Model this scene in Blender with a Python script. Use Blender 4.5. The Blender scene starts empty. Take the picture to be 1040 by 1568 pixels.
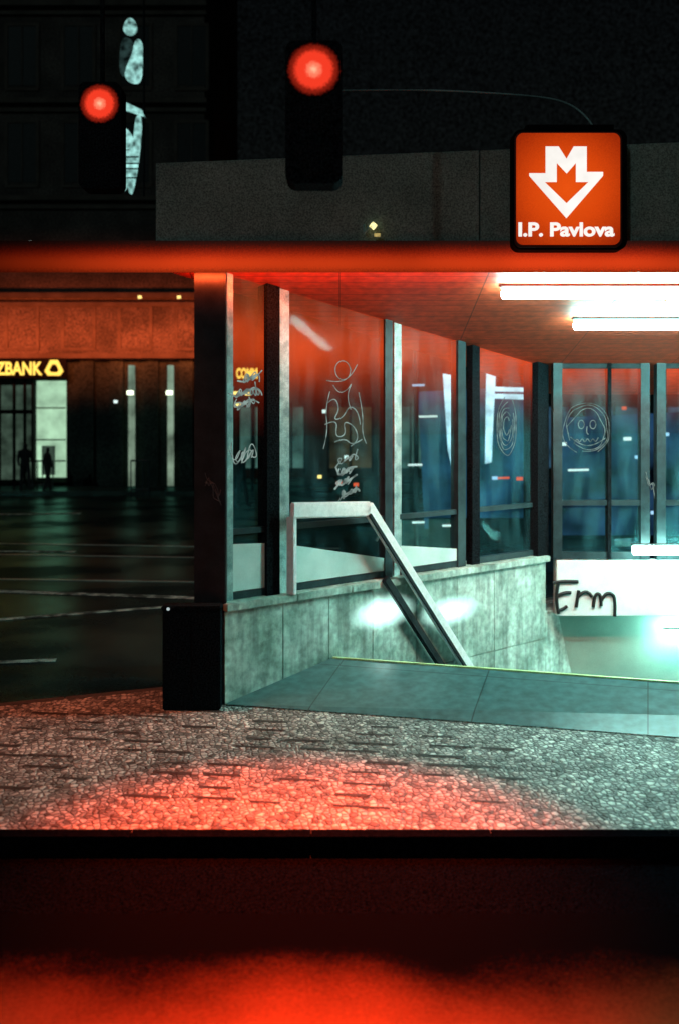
import bpy, bmesh, math, random
from mathutils import Vector
random.seed(4)
S=bpy.context.scene
C=bpy.data.collections.new("place"); S.collection.children.link(C)

# ---------------------------------------------------------------- helpers
def link(o,parent=None):
    C.objects.link(o)
    if parent: o.parent=parent
    return o
def empty(name):
    return link(bpy.data.objects.new(name,None))
def mesh(name,vs,fs,m,parent=None,bevel=0,smooth=False):
    me=bpy.data.meshes.new(name); me.from_pydata([tuple(v) for v in vs],[],fs)
    bm=bmesh.new(); bm.from_mesh(me); bmesh.ops.recalc_face_normals(bm,faces=bm.faces)
    if bevel: bmesh.ops.bevel(bm,geom=bm.edges[:],offset=bevel,segments=2,affect='EDGES')
    bm.to_mesh(me); bm.free()
    if m: me.materials.append(m)
    o=bpy.data.objects.new(name,me)
    if smooth:
        for p in me.polygons: p.use_smooth=True
    return link(o,parent)
BF=[(0,1,2,3),(4,7,6,5),(0,4,5,1),(1,5,6,2),(2,6,7,3),(3,7,4,0)]
def box(name,x0,x1,y0,y1,z0,z1,m,parent=None,bevel=0):
    return mesh(name,[(x0,y0,z0),(x1,y0,z0),(x1,y1,z0),(x0,y1,z0),(x0,y0,z1),(x1,y0,z1),(x1,y1,z1),(x0,y1,z1)],BF,m,parent,bevel)
def beam(name,p,q,w,h,m,parent=None,bevel=0,up=Vector((0,0,1))):
    p=Vector(p);q=Vector(q);d=(q-p).normalized()
    if abs(d.dot(up))>.99: up=Vector((0.678,-0.735,0))
    s=d.cross(up).normalized()*w/2; t=s.cross(d).normalized()*h/2
    vs=[p-s-t,p+s-t,p+s+t,p-s+t,q-s-t,q+s-t,q+s+t,q-s+t]
    return mesh(name,vs,BF,m,parent,bevel)
def prism(name,poly,z0,z1,m,parent=None):
    n=len(poly)
    vs=[(x,y,z0) for x,y in poly]+[(x,y,z1) for x,y in poly]
    fs=[tuple(range(n)),tuple(range(n,2*n))]+[(i,(i+1)%n,(i+1)%n+n,i+n) for i in range(n)]
    return mesh(name,vs,fs,m,parent)
def tube(name,pts,r,m,parent=None,smooth=False,cyc=False):
    cu=bpy.data.curves.new(name,'CURVE'); cu.dimensions='3D'; cu.bevel_depth=r; cu.bevel_resolution=2; cu.use_fill_caps=True
    if smooth:
        sp=cu.splines.new('NURBS'); sp.points.add(len(pts)-1); sp.order_u=3; sp.use_endpoint_u=True; sp.use_cyclic_u=cyc
    else:
        sp=cu.splines.new('POLY'); sp.points.add(len(pts)-1); sp.use_cyclic_u=cyc
    for i,p in enumerate(pts): sp.points[i].co=(*p,1)
    cu.materials.append(m)
    o=bpy.data.objects.new(name,cu)
    return link(o,parent)
def disc(name,c,r,m,parent=None,n=40,depth=0.0):
    vs=[(0,0,0)]+[(r*math.cos(2*math.pi*i/n),0,r*math.sin(2*math.pi*i/n)) for i in range(n)]
    fs=[(0,1+(i+1)%n,1+i) for i in range(n)]
    o=mesh(name,vs,fs,m,parent); o.location=c
    return o
def text(name,s,loc,size,m,parent=None,align='LEFT',width=None,off=0.0,ext=0.004):
    cu=bpy.data.curves.new(name,'FONT'); cu.body=s; cu.size=size; cu.align_x=align; cu.offset=off; cu.extrude=ext
    cu.materials.append(m)
    o=bpy.data.objects.new(name,cu); link(o,parent); o.location=loc; o.rotation_euler=(math.pi/2,0,0)
    bpy.context.view_layer.update()
    if width: o.scale=(width/max(o.dimensions.x,1e-3),1,1)
    return o

# ---------------------------------------------------------------- materials
def nmat(name):
    m=bpy.data.materials.new(name); m.use_nodes=True
    nt=m.node_tree; b=nt.nodes['Principled BSDF']
    return m,nt,b
def surf(name,c1,c2=None,scale=8,rough=.6,bump=0,spec=.4,metal=0,grain=.25,detail=8,lo=.35,hi=.65,gs=110):
    m,nt,b=nmat(name); N=nt.nodes;L=nt.links
    if c2 is None: c2=tuple(x*.65 for x in c1)
    tc=N.new('ShaderNodeTexCoord')
    n=N.new('ShaderNodeTexNoise'); n.inputs['Scale'].default_value=scale; n.inputs['Detail'].default_value=detail
    L.new(tc.outputs['Object'],n.inputs['Vector'])
    mr=N.new('ShaderNodeMapRange'); mr.inputs[1].default_value=lo; mr.inputs[2].default_value=hi
    L.new(n.outputs['Fac'],mr.inputs[0])
    mx=N.new('ShaderNodeMix'); mx.data_type='RGBA'; mx.inputs[6].default_value=(*c2,1); mx.inputs[7].default_value=(*c1,1)
    L.new(mr.outputs[0],mx.inputs[0])
    g=N.new('ShaderNodeTexNoise'); g.inputs['Scale'].default_value=gs; g.inputs['Detail'].default_value=2
    L.new(tc.outputs['Object'],g.inputs['Vector'])
    gm=N.new('ShaderNodeMapRange'); gm.inputs[1].default_value=.3; gm.inputs[2].default_value=.7
    gm.inputs[3].default_value=1-grain; gm.inputs[4].default_value=1+grain
    L.new(g.outputs['Fac'],gm.inputs[0])
    sc=N.new('ShaderNodeVectorMath'); sc.operation='SCALE'
    L.new(mx.outputs[2],sc.inputs[0]); L.new(gm.outputs[0],sc.inputs['Scale'])
    L.new(sc.outputs[0],b.inputs['Base Color'])
    b.inputs['Roughness'].default_value=rough; b.inputs['Specular IOR Level'].default_value=spec; b.inputs['Metallic'].default_value=metal
    if bump:
        bp=N.new('ShaderNodeBump'); bp.inputs['Strength'].default_value=bump; bp.inputs['Distance'].default_value=.02
        L.new(n.outputs['Fac'],bp.inputs['Height']); L.new(bp.outputs[0],b.inputs['Normal'])
    return m
def emis(name,c,s,var=.0,scale=6):
    m=bpy.data.materials.new(name); m.use_nodes=True; nt=m.node_tree; N=nt.nodes; L=nt.links
    N.remove(N['Principled BSDF']); e=N.new('ShaderNodeEmission'); e.inputs[0].default_value=(*c,1); e.inputs[1].default_value=s
    if var:
        tc=N.new('ShaderNodeTexCoord'); n=N.new('ShaderNodeTexNoise'); n.inputs['Scale'].default_value=scale; n.inputs['Detail'].default_value=6
        mr=N.new('ShaderNodeMapRange'); mr.inputs[1].default_value=.3; mr.inputs[2].default_value=.7; mr.inputs[3].default_value=s*(1-var); mr.inputs[4].default_value=s*(1+var)
        L.new(tc.outputs['Object'],n.inputs['Vector']); L.new(n.outputs['Fac'],mr.inputs[0]); L.new(mr.outputs[0],e.inputs[1])
    L.new(e.outputs[0],N['Material Output'].inputs[0])
    return m

def wet():
    m=bpy.data.materials.new('asphalt_wet'); m.use_nodes=True; nt=m.node_tree; N=nt.nodes;L=nt.links
    N.remove(N['Principled BSDF'])
    tc=N.new('ShaderNodeTexCoord')
    n=N.new('ShaderNodeTexNoise'); n.inputs['Scale'].default_value=.5; n.inputs['Detail'].default_value=10; L.new(tc.outputs['Object'],n.inputs['Vector'])
    g=N.new('ShaderNodeTexNoise'); g.inputs['Scale'].default_value=34; g.inputs['Detail'].default_value=3; L.new(tc.outputs['Object'],g.inputs['Vector'])
    r=N.new('ShaderNodeValToRGB'); r.color_ramp.elements[0].position=.35; r.color_ramp.elements[0].color=(.008,.014,.016,1); r.color_ramp.elements[1].position=.7; r.color_ramp.elements[1].color=(.045,.06,.058,1)
    mu=N.new('ShaderNodeMath'); mu.operation='MULTIPLY_ADD'; mu.inputs[1].default_value=.5; L.new(g.outputs['Fac'],mu.inputs[0])
    m2=N.new('ShaderNodeMath'); m2.operation='MULTIPLY'; m2.inputs[1].default_value=.5; L.new(n.outputs['Fac'],m2.inputs[0]); L.new(m2.outputs[0],mu.inputs[2])
    L.new(mu.outputs[0],r.inputs[0])
    d=N.new('ShaderNodeBsdfDiffuse'); L.new(r.outputs[0],d.inputs[0])
    gl=N.new('ShaderNodeBsdfGlossy'); gl.inputs[0].default_value=(.34,.76,.72,1); gl.inputs['Roughness'].default_value=.20
    bp=N.new('ShaderNodeBump'); bp.inputs['Strength'].default_value=.5; bp.inputs['Distance'].default_value=.01; L.new(g.outputs['Fac'],bp.inputs['Height']); L.new(bp.outputs[0],gl.inputs['Normal'])
    fac=N.new('ShaderNodeMapRange'); fac.inputs[1].default_value=.4; fac.inputs[2].default_value=.62; fac.inputs[3].default_value=.07; fac.inputs[4].default_value=.36; L.new(n.outputs['Fac'],fac.inputs[0])
    mx=N.new('ShaderNodeMixShader'); L.new(fac.outputs[0],mx.inputs[0]); L.new(d.outputs[0],mx.inputs[1]); L.new(gl.outputs[0],mx.inputs[2])
    L.new(mx.outputs[0],N['Material Output'].inputs[0]); return m
M_asphalt=wet()
def flat(name,c):
    m=bpy.data.materials.new(name); m.use_nodes=True; nt=m.node_tree; N=nt.nodes;L=nt.links
    N.remove(N['Principled BSDF'])
    tc=N.new('ShaderNodeTexCoord'); g=N.new('ShaderNodeTexNoise'); g.inputs['Scale'].default_value=70; g.inputs['Detail'].default_value=2; L.new(tc.outputs['Object'],g.inputs['Vector'])
    r=N.new('ShaderNodeValToRGB'); r.color_ramp.elements[0].position=.35; r.color_ramp.elements[0].color=(*[x*.2 for x in c],1); r.color_ramp.elements[1].position=.7; r.color_ramp.elements[1].color=(*[x*2 for x in c],1)
    L.new(g.outputs['Fac'],r.inputs[0]); d=N.new('ShaderNodeBsdfDiffuse'); L.new(r.outputs[0],d.inputs[0]); L.new(d.outputs[0],N['Material Output'].inputs[0]); return m
M_asphalt2=flat('asphalt_near',(.0024,.0026,.0038))
M_dark=surf('dark_painted_steel',(.018,.024,.028),(.008,.011,.013),scale=6,rough=.5,spec=.2)
M_vdark=flat('black_painted_steel',(.008,.011,.013))
M_frame=surf('frame_steel',(.022,.045,.05),(.010,.022,.026),scale=9,rough=.4,spec=.35)
M_alu=surf('brushed_aluminium',(.42,.62,.60),(.16,.28,.28),scale=9,rough=.4,spec=.5,metal=.2)
M_white=surf('white_enamel',(.72,.80,.78),(.58,.66,.64),scale=5,rough=.5,grain=.08)
M_rail=surf('handrail_white',(.9,.93,.93),(.76,.80,.80),scale=22,rough=.45,grain=.08)
M_fascia=surf('fascia_metal',(.21,.26,.225),(.15,.19,.165),scale=2.2,rough=.6,spec=.2,grain=.55,gs=75)
M_black=surf('matt_black',(.005,.005,.006),(.003,.003,.003),rough=.8,spec=.05)
M_facade=surf('facade_plaster',(.064,.052,.046),(.032,.027,.024),scale=.9,rough=.85,grain=.5,gs=14,spec=.1)
M_facade2=surf('facade_stone_dark',(.032,.048,.040),(.014,.022,.020),scale=.7,rough=.85,grain=.5,gs=14,spec=.1)
M_trim=surf('facade_trim',(.068,.055,.047),(.045,.036,.03),scale=2,rough=.85,spec=.1)
M_winglass=surf('window_glass_dark',(.016,.018,.018),(.010,.012,.012),rough=.5,spec=.1,grain=.2)
M_kerb=surf('kerb_granite',(.10,.095,.09),(.06,.055,.05),scale=30,rough=.7)
M_hs=surf('light_housing',(.06,.06,.06),rough=.6)
M_tube=emis('fluorescent_tube',(.42,1,.92),112)
M_tube2=emis('stairwell_tube',(.45,1,.88),62)

def stone():
    m,nt,b=nmat('wall_stone_stained'); N=nt.nodes;L=nt.links
    tc=N.new('ShaderNodeTexCoord')
    a=N.new('ShaderNodeTexNoise'); a.inputs['Scale'].default_value=2.2; a.inputs['Detail'].default_value=12; a.inputs['Roughness'].default_value=.68
    c=N.new('ShaderNodeTexNoise'); c.inputs['Scale'].default_value=18; c.inputs['Detail'].default_value=8
    mp=N.new('ShaderNodeMapping'); mp.inputs['Scale'].default_value=(5,5,.6)
    d=N.new('ShaderNodeTexNoise'); d.inputs['Scale'].default_value=2; d.inputs['Detail'].default_value=6
    L.new(tc.outputs['Object'],a.inputs['Vector']); L.new(tc.outputs['Object'],c.inputs['Vector'])
    L.new(tc.outputs['Object'],mp.inputs['Vector']); L.new(mp.outputs[0],d.inputs['Vector'])
    r=N.new('ShaderNodeValToRGB'); e=r.color_ramp.elements
    e[0].position=.32; e[0].color=(.14,.23,.18,1); e[1].position=.62; e[1].color=(.64,.79,.71,1)
    k=e.new(.46); k.color=(.36,.50,.43,1)
    L.new(a.outputs['Fac'],r.inputs[0])
    m1=N.new('ShaderNodeMapRange'); m1.inputs[1].default_value=.35; m1.inputs[2].default_value=.6; m1.inputs[3].default_value=.7; m1.inputs[4].default_value=1.05
    L.new(c.outputs['Fac'],m1.inputs[0])
    m2=N.new('ShaderNodeMapRange'); m2.inputs[1].default_value=.35; m2.inputs[2].default_value=.6; m2.inputs[3].default_value=.55; m2.inputs[4].default_value=1.05
    L.new(d.outputs['Fac'],m2.inputs[0])
    mu=N.new('ShaderNodeMath'); mu.operation='MULTIPLY'; L.new(m1.outputs[0],mu.inputs[0]); L.new(m2.outputs[0],mu.inputs[1])
    s=N.new('ShaderNodeVectorMath'); s.operation='SCALE'; L.new(r.outputs[0],s.inputs[0]); L.new(mu.outputs[0],s.inputs['Scale'])
    L.new(s.outputs[0],b.inputs['Base Color']); b.inputs['Roughness'].default_value=.5
    bp=N.new('ShaderNodeBump'); bp.inputs['Strength'].default_value=.3; bp.inputs['Distance'].default_value=.01
    L.new(c.outputs['Fac'],bp.inputs['Height']); L.new(bp.outputs[0],b.inputs['Normal'])
    return m
M_stone=stone()

def cobbles():
    m,nt,b=nmat('mosaic_cobbles'); N=nt.nodes;L=nt.links
    tc=N.new('ShaderNodeTexCoord'); mp=N.new('ShaderNodeMapping'); mp.inputs['Rotation'].default_value=(0,0,-.25); mp.inputs['Scale'].default_value=(1,.8,1)
    L.new(tc.outputs['Object'],mp.inputs['Vector'])
    v=N.new('ShaderNodeTexVoronoi'); v.inputs['Scale'].default_value=25; v.inputs['Randomness'].default_value=.85
    L.new(mp.outputs[0],v.inputs['Vector'])
    v2=N.new('ShaderNodeTexVoronoi'); v2.feature='DISTANCE_TO_EDGE'; v2.inputs['Scale'].default_value=25; v2.inputs['Randomness'].default_value=.85
    L.new(mp.outputs[0],v2.inputs['Vector'])
    sp=N.new('ShaderNodeSeparateColor'); L.new(v.outputs['Color'],sp.inputs[0])
    r=N.new('ShaderNodeValToRGB'); e=r.color_ramp.elements
    e[0].position=.0; e[0].color=(.12,.11,.10,1); e[1].position=1; e[1].color=(.90,.87,.80,1); k=e.new(.35); k.color=(.44,.42,.38,1)
    L.new(sp.outputs[0],r.inputs[0])
    mr=N.new('ShaderNodeMapRange'); mr.inputs[1].default_value=.0; mr.inputs[2].default_value=.22; mr.inputs[3].default_value=.2; mr.inputs[4].default_value=1
    L.new(v2.outputs['Distance'],mr.inputs[0])
    n=N.new('ShaderNodeTexNoise'); n.inputs['Scale'].default_value=1.6; n.inputs['Detail'].default_value=8
    L.new(tc.outputs['Object'],n.inputs['Vector'])
    m3=N.new('ShaderNodeMapRange'); m3.inputs[1].default_value=.35; m3.inputs[2].default_value=.65; m3.inputs[3].default_value=.62; m3.inputs[4].default_value=1.12
    L.new(n.outputs['Fac'],m3.inputs[0])
    mu=N.new('ShaderNodeMath'); mu.operation='MULTIPLY'; L.new(mr.outputs[0],mu.inputs[0]); L.new(m3.outputs[0],mu.inputs[1])
    s=N.new('ShaderNodeVectorMath'); s.operation='SCALE'; L.new(r.outputs[0],s.inputs[0]); L.new(mu.outputs[0],s.inputs['Scale'])
    L.new(s.outputs[0],b.inputs['Base Color']); b.inputs['Roughness'].default_value=.6
    bp=N.new('ShaderNodeBump'); bp.inputs['Strength'].default_value=.8; bp.inputs['Distance'].default_value=.018
    L.new(mr.outputs[0],bp.inputs['Height']); L.new(bp.outputs[0],b.inputs['Normal'])
    return m
M_cob=cobbles()

def tiles(name,c1,c2,mortar,sx,sy,rough,rot=0,ms=.006):
    m,nt,b=nmat(name); N=nt.nodes;L=nt.links
    tc=N.new('ShaderNodeTexCoord'); mp=N.new('ShaderNodeMapping'); mp.inputs['Rotation'].default_value=(0,0,rot)
    L.new(tc.outputs['Object'],mp.inputs['Vector'])
    br=N.new('ShaderNodeTexBrick'); br.offset=0; br.inputs['Color1'].default_value=(*c1,1); br.inputs['Color2'].default_value=(*c2,1); br.inputs['Mortar'].default_value=(*mortar,1)
    br.inputs['Scale'].default_value=1; br.inputs['Brick Width'].default_value=sx; br.inputs['Row Height'].default_value=sy; br.inputs['Mortar Size'].default_value=ms
    L.new(mp.outputs[0],br.inputs['Vector'])
    n=N.new('ShaderNodeTexNoise'); n.inputs['Scale'].default_value=12; n.inputs['Detail'].default_value=10; L.new(tc.outputs['Object'],n.inputs['Vector'])
    mr=N.new('ShaderNodeMapRange'); mr.inputs[1].default_value=.3; mr.inputs[2].default_value=.7; mr.inputs[3].default_value=.6; mr.inputs[4].default_value=1.2
    L.new(n.outputs['Fac'],mr.inputs[0])
    s=N.new('ShaderNodeVectorMath'); s.operation='SCALE'; L.new(br.outputs['Color'],s.inputs[0]); L.new(mr.outputs[0],s.inputs['Scale'])
    L.new(s.outputs[0],b.inputs['Base Color']); b.inputs['Roughness'].default_value=rough
    return m
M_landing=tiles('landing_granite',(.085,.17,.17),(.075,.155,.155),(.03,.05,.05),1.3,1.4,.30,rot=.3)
M_soffit=tiles('soffit_panels_red_glow',(.54,.058,.014),(.48,.05,.012),(.15,.016,.006),1.24,.155,.6)  # red glow under the canopy is put into the panel colour

def glass(name,tint=(.82,.94,.94)):
    m=bpy.data.materials.new(name); m.use_nodes=True; nt=m.node_tree; N=nt.nodes;L=nt.links
    N.remove(N['Principled BSDF'])
    t=N.new('ShaderNodeBsdfTransparent'); t.inputs[0].default_value=(*tint,1)
    g=N.new('ShaderNodeBsdfGlossy'); g.inputs['Roughness'].default_value=.05; g.inputs[0].default_value=(.5,.8,.85,1)
    fr=N.new('ShaderNodeFresnel'); fr.inputs[0].default_value=1.4
    ad=N.new('ShaderNodeMath'); ad.operation='MULTIPLY'; ad.inputs[1].default_value=.14; L.new(fr.outputs[0],ad.inputs[0])
    mx=N.new('ShaderNodeMixShader'); L.new(ad.outputs[0],mx.inputs[0]); L.new(t.outputs[0],mx.inputs[1]); L.new(g.outputs[0],mx.inputs[2])
    d=N.new('ShaderNodeBsdfDiffuse'); d.inputs[0].default_value=(.10,.36,.40,1)
    tc=N.new('ShaderNodeTexCoord'); n=N.new('ShaderNodeTexNoise'); n.inputs['Scale'].default_value=3; n.inputs['Detail'].default_value=9
    mp=N.new('ShaderNodeMapping'); mp.inputs['Scale'].default_value=(2,2,.5); L.new(tc.outputs['Object'],mp.inputs[0])
    L.new(mp.outputs[0],n.inputs['Vector'])
    mr=N.new('ShaderNodeMapRange'); mr.inputs[1].default_value=.4; mr.inputs[2].default_value=.75; mr.inputs[3].default_value=.02; mr.inputs[4].default_value=.18
    L.new(n.outputs['Fac'],mr.inputs[0])
    m2=N.new('ShaderNodeMixShader'); L.new(mr.outputs[0],m2.inputs[0]); L.new(mx.outputs[0],m2.inputs[1]); L.new(d.outputs[0],m2.inputs[2])
    L.new(m2.outputs[0],N['Material Output'].inputs[0])
    return m
M_glass=glass('shelter_glass')

def redglow():  # red reflection over the glass painted as emission, varying with height
    m=bpy.data.materials.new('red_reflection_glow'); m.use_nodes=True; nt=m.node_tree; N=nt.nodes;L=nt.links
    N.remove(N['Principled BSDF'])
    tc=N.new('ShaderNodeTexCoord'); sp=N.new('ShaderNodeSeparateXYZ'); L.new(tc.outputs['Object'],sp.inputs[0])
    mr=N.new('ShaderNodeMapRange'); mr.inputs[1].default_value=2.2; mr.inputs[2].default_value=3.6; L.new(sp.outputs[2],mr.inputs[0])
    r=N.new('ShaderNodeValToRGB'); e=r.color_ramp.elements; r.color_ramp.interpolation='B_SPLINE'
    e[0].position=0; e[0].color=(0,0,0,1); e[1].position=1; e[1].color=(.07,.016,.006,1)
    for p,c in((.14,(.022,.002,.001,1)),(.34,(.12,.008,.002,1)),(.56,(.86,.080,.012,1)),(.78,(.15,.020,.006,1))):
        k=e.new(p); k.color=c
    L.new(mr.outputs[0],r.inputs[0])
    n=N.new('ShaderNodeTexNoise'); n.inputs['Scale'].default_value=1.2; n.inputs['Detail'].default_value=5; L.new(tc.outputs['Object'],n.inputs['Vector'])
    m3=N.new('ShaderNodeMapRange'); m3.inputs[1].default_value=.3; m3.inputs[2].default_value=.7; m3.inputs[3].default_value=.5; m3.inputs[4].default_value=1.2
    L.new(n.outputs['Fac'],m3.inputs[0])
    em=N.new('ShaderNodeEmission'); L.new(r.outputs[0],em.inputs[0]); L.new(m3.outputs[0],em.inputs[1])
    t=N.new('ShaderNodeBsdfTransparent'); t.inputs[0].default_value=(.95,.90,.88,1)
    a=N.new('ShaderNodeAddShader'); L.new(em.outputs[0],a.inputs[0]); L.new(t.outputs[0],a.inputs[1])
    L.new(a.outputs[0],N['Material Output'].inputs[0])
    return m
M_redglow=redglow()
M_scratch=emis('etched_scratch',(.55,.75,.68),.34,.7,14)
M_ink=surf('black_spray_paint',(.01,.01,.01),rough=.5,grain=0)

# ---------------------------------------------------------------- geometry frame of the shelter
P0=Vector((-.94,8.16,0)); U=Vector((.735,.678,0)); Nn=Vector((.678,-.735,0))
def W(s,off,z): 
    v=P0+U*s+Nn*off; return Vector((v.x,v.y,z))

# ---------------------------------------------------------------- ground with stairwell opening
hole=[(-.058,8.97),(2.74,11.56),(7,11.75),(7,6.80)]
def sheet(name,outer,inner,z,m):
    bm=bmesh.new(); ed=[]
    for loop in (outer,inner):
        if not loop: continue
        vs=[bm.verts.new((x,y,z)) for x,y in loop]
        for i in range(len(vs)): ed.append(bm.edges.new((vs[i],vs[(i+1)%len(vs)])))
    bmesh.ops.triangle_fill(bm,use_beauty=True,use_dissolve=False,edges=ed)
    for f in bm.faces:
        if f.normal.z<0: f.normal_flip()
    me=bpy.data.meshes.new(name); bm.to_mesh(me); bm.free(); me.materials.append(m)
    return link(bpy.data.objects.new(name,me))
sheet('ground',[(-400,-60),(400,-60),(400,600),(-400,600)],hole,-.12,M_asphalt)
pave=[(-4.2,5.60),(16,5.60),(16,13.6),(3.2,13.6),(-1.35,8.75),(-4.2,7.6)]
sheet('cobbled_pavement',pave,hole,0,M_cob)
kerb=empty('kerb')
for i in range(len(pave)):
    a=Vector((*pave[i],-.06)); b=Vector((*pave[(i+1)%len(pave)],-.06)); d=(b-a); n=max(1,int(d.length/1.0))
    for j in range(n):
        gp=.004 if i else .0015
        beam(f'kerb_stone_{i}_{j}',a+d*(j/n)+d.normalized()*gp,a+d*((j+1)/n)-d.normalized()*gp,.10,.125,M_kerb if i else M_asphalt2,kerb,.006 if i else 0)
sheet('road',[(-30,-5),(30,-5),(30,5.53),(-30,5.53)],None,-.112,M_asphalt2)
def glow_road():  # red glow on the road put into the surface colour
    m=bpy.data.materials.new('red_glow_asphalt'); m.use_nodes=True; nt=m.node_tree; N=nt.nodes;L=nt.links
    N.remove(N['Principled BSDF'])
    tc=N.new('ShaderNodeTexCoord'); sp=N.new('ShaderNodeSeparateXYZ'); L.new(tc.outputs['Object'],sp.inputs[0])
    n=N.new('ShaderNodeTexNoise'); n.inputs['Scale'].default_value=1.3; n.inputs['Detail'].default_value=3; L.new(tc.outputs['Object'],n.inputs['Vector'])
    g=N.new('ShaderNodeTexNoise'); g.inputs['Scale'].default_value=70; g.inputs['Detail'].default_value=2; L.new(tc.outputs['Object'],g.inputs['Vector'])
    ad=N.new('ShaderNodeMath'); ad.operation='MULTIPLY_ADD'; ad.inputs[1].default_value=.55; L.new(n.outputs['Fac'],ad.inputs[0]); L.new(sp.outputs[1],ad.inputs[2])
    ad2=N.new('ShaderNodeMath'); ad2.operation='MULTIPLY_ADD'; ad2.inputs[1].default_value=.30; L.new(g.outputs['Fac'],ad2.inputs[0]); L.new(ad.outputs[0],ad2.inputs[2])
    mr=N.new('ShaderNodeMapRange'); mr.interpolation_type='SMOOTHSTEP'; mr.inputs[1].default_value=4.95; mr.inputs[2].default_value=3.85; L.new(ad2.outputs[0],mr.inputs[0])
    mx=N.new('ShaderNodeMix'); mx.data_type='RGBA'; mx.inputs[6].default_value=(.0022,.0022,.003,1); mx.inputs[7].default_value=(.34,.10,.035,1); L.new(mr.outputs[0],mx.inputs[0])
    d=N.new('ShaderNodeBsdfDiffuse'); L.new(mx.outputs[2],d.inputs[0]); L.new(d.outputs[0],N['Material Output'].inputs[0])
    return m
sheet('red_glow_patch',[(-30,1.8),(30,1.8),(30,4.9),(-30,4.9)],None,-.107,glow_road())
M_bar=surf('dark_basalt_setts',(.06,.05,.044),(.025,.022,.019),scale=30,rough=.7)
vs=[];fs=[]
for r in range(12):
    for c in range(14):
        s=-4.0+c*.44+random.uniform(-.10,.10); t=6.0+r*.20+random.uniform(-.02,.02)
        if random.random()<.30: continue
        ca,sa=math.cos(-.14),math.sin(-.14)
        L_=random.uniform(.18,.34); hw=random.uniform(.014,.024)
        q=[(s,t-hw),(s+L_,t-hw),(s+L_+random.uniform(-.02,.02),t+hw),(s+random.uniform(-.02,.02),t+hw)]
        q=[(x*ca-(y-6)*sa, x*sa+(y-6)*ca+6) for x,y in q]
        if any(y>8.05-.25*(x+1) or y<5.9 or x>1.3 or x<-4 for x,y in q): continue
        if any(y>7.5+ (x+4.2)*.4 for x,y in q): continue
        k=len(vs); vs+=[(x,y,.004) for x,y in q]; fs.append((k,k+1,k+2,k+3))
mesh('dark_paving_setts',vs,fs,M_bar)

# landing, yellow edge, stairs
st=empty('stairs')
F0=(-.94,8.16,.008);F2=(6.2,6.37,.008);Y2=(7,6.80,.2);Y0=(-.058,8.97,.2)
mesh('landing',[F0,F2,Y2,Y0],[(0,1,2,3)],M_landing,st)
M_yel=surf('yellow_nosing',(.75,.85,.42),(.5,.6,.25),scale=12,rough=.5)
beam('nosing',(-.058,8.965,.198),(7,6.795,.198),.035,.02,M_yel,st)
ed=(Vector(Y2)-Vector(Y0)); ed.z=0; edn=ed.normalized(); pv=Vector((-edn.y,edn.x,0))
for i in range(16):
    a=Vector((-.058,8.97,0))+pv*(.16+.3*i); z=.2-.16*(i+1)
    beam(f'step_{i}',Vector((a.x,a.y,z-.5)),Vector((a.x,a.y,z-.5))+ed,.3,1.0,M_landing,st)

# ---------------------------------------------------------------- stair wall and lintel
sw=empty('stone_stair_wall')
ws=[0,.62,1.15,1.7,2.3,2.9,3.5,4.42]
for i in range(len(ws)-1):
    a,b=ws[i]+.003,ws[i+1]-.003
    for (z0,z1) in ((-3.0,-.1),(-.094,.76)):
        vs=[W(a,0,z0),W(b,0,z0),W(b,-.3,z0),W(a,-.3,z0),W(a,0,z1),W(b,0,z1),W(b,-.3,z1),W(a,-.3,z1)]
        mesh(f'slab_{i}',vs,BF,M_stone,sw,.004)
mesh('slab_end',[W(4.42,0,-3),W(5.3,0,-3),W(5.3,-.3,-3),W(4.42,-.3,-3),W(4.42,0,.2),W(5.3,0,.2),W(5.3,-.3,.2),W(4.42,-.3,.2)],BF,M_stone,sw)
for a,b in((0,.75),(.756,1.4),(1.406,4.45)):
    mesh('coping',[W(a,.04,.765),W(b,.04,.765),W(b,-.34,.765),W(a,-.34,.765),W(a,.04,.83),W(b,.04,.83),W(b,-.34,.83),W(a,-.34,.83)],BF,M_stone,sw,.006)
M_green=surf('pale_green_render',(.40,.60,.50),(.30,.46,.39),scale=2,rough=.7,grain=.08)
bw=empty('tunnel_lintel')
box('lintel',2.42,7.5,11.12,11.3,.16,.78,M_white,bw,.006)
mesh('lower_wall',[(2.2,11.3,.2),(7.5,11.3,.2),(7.5,12.1,-3),(2.2,12.1,-3)],[(0,1,2,3)],M_green,bw)
mesh('right_wall',[(7,6.8,-3),(7,11.8,-3),(7,11.8,.76),(7,6.8,.76)],[(0,1,2,3)],M_stone,bw)
def ink(pts,name='graffiti_stroke',r=.019):
    k=11.1/1524
    tube(name,[((x-520)*k,11.108,2.3-(y-650)*k) for x,y in pts],r,M_ink,bw,smooth=True)
ink([(855,940),(852,925),(852,905),(855,890)])
ink([(846,893),(860,889),(885,891)])
ink([(853,913),(864,906),(874,908)])
ink([(853,935),(862,934),(868,928)])
ink([(882,930),(884,914),(886,904)]); ink([(885,914),(892,906),(902,907),(906,914)])
ink([(908,930),(909,916),(914,908),(920,912),(920,928)]); ink([(920,920),(926,909),(936,908),(942,918),(941,944)])

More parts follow.
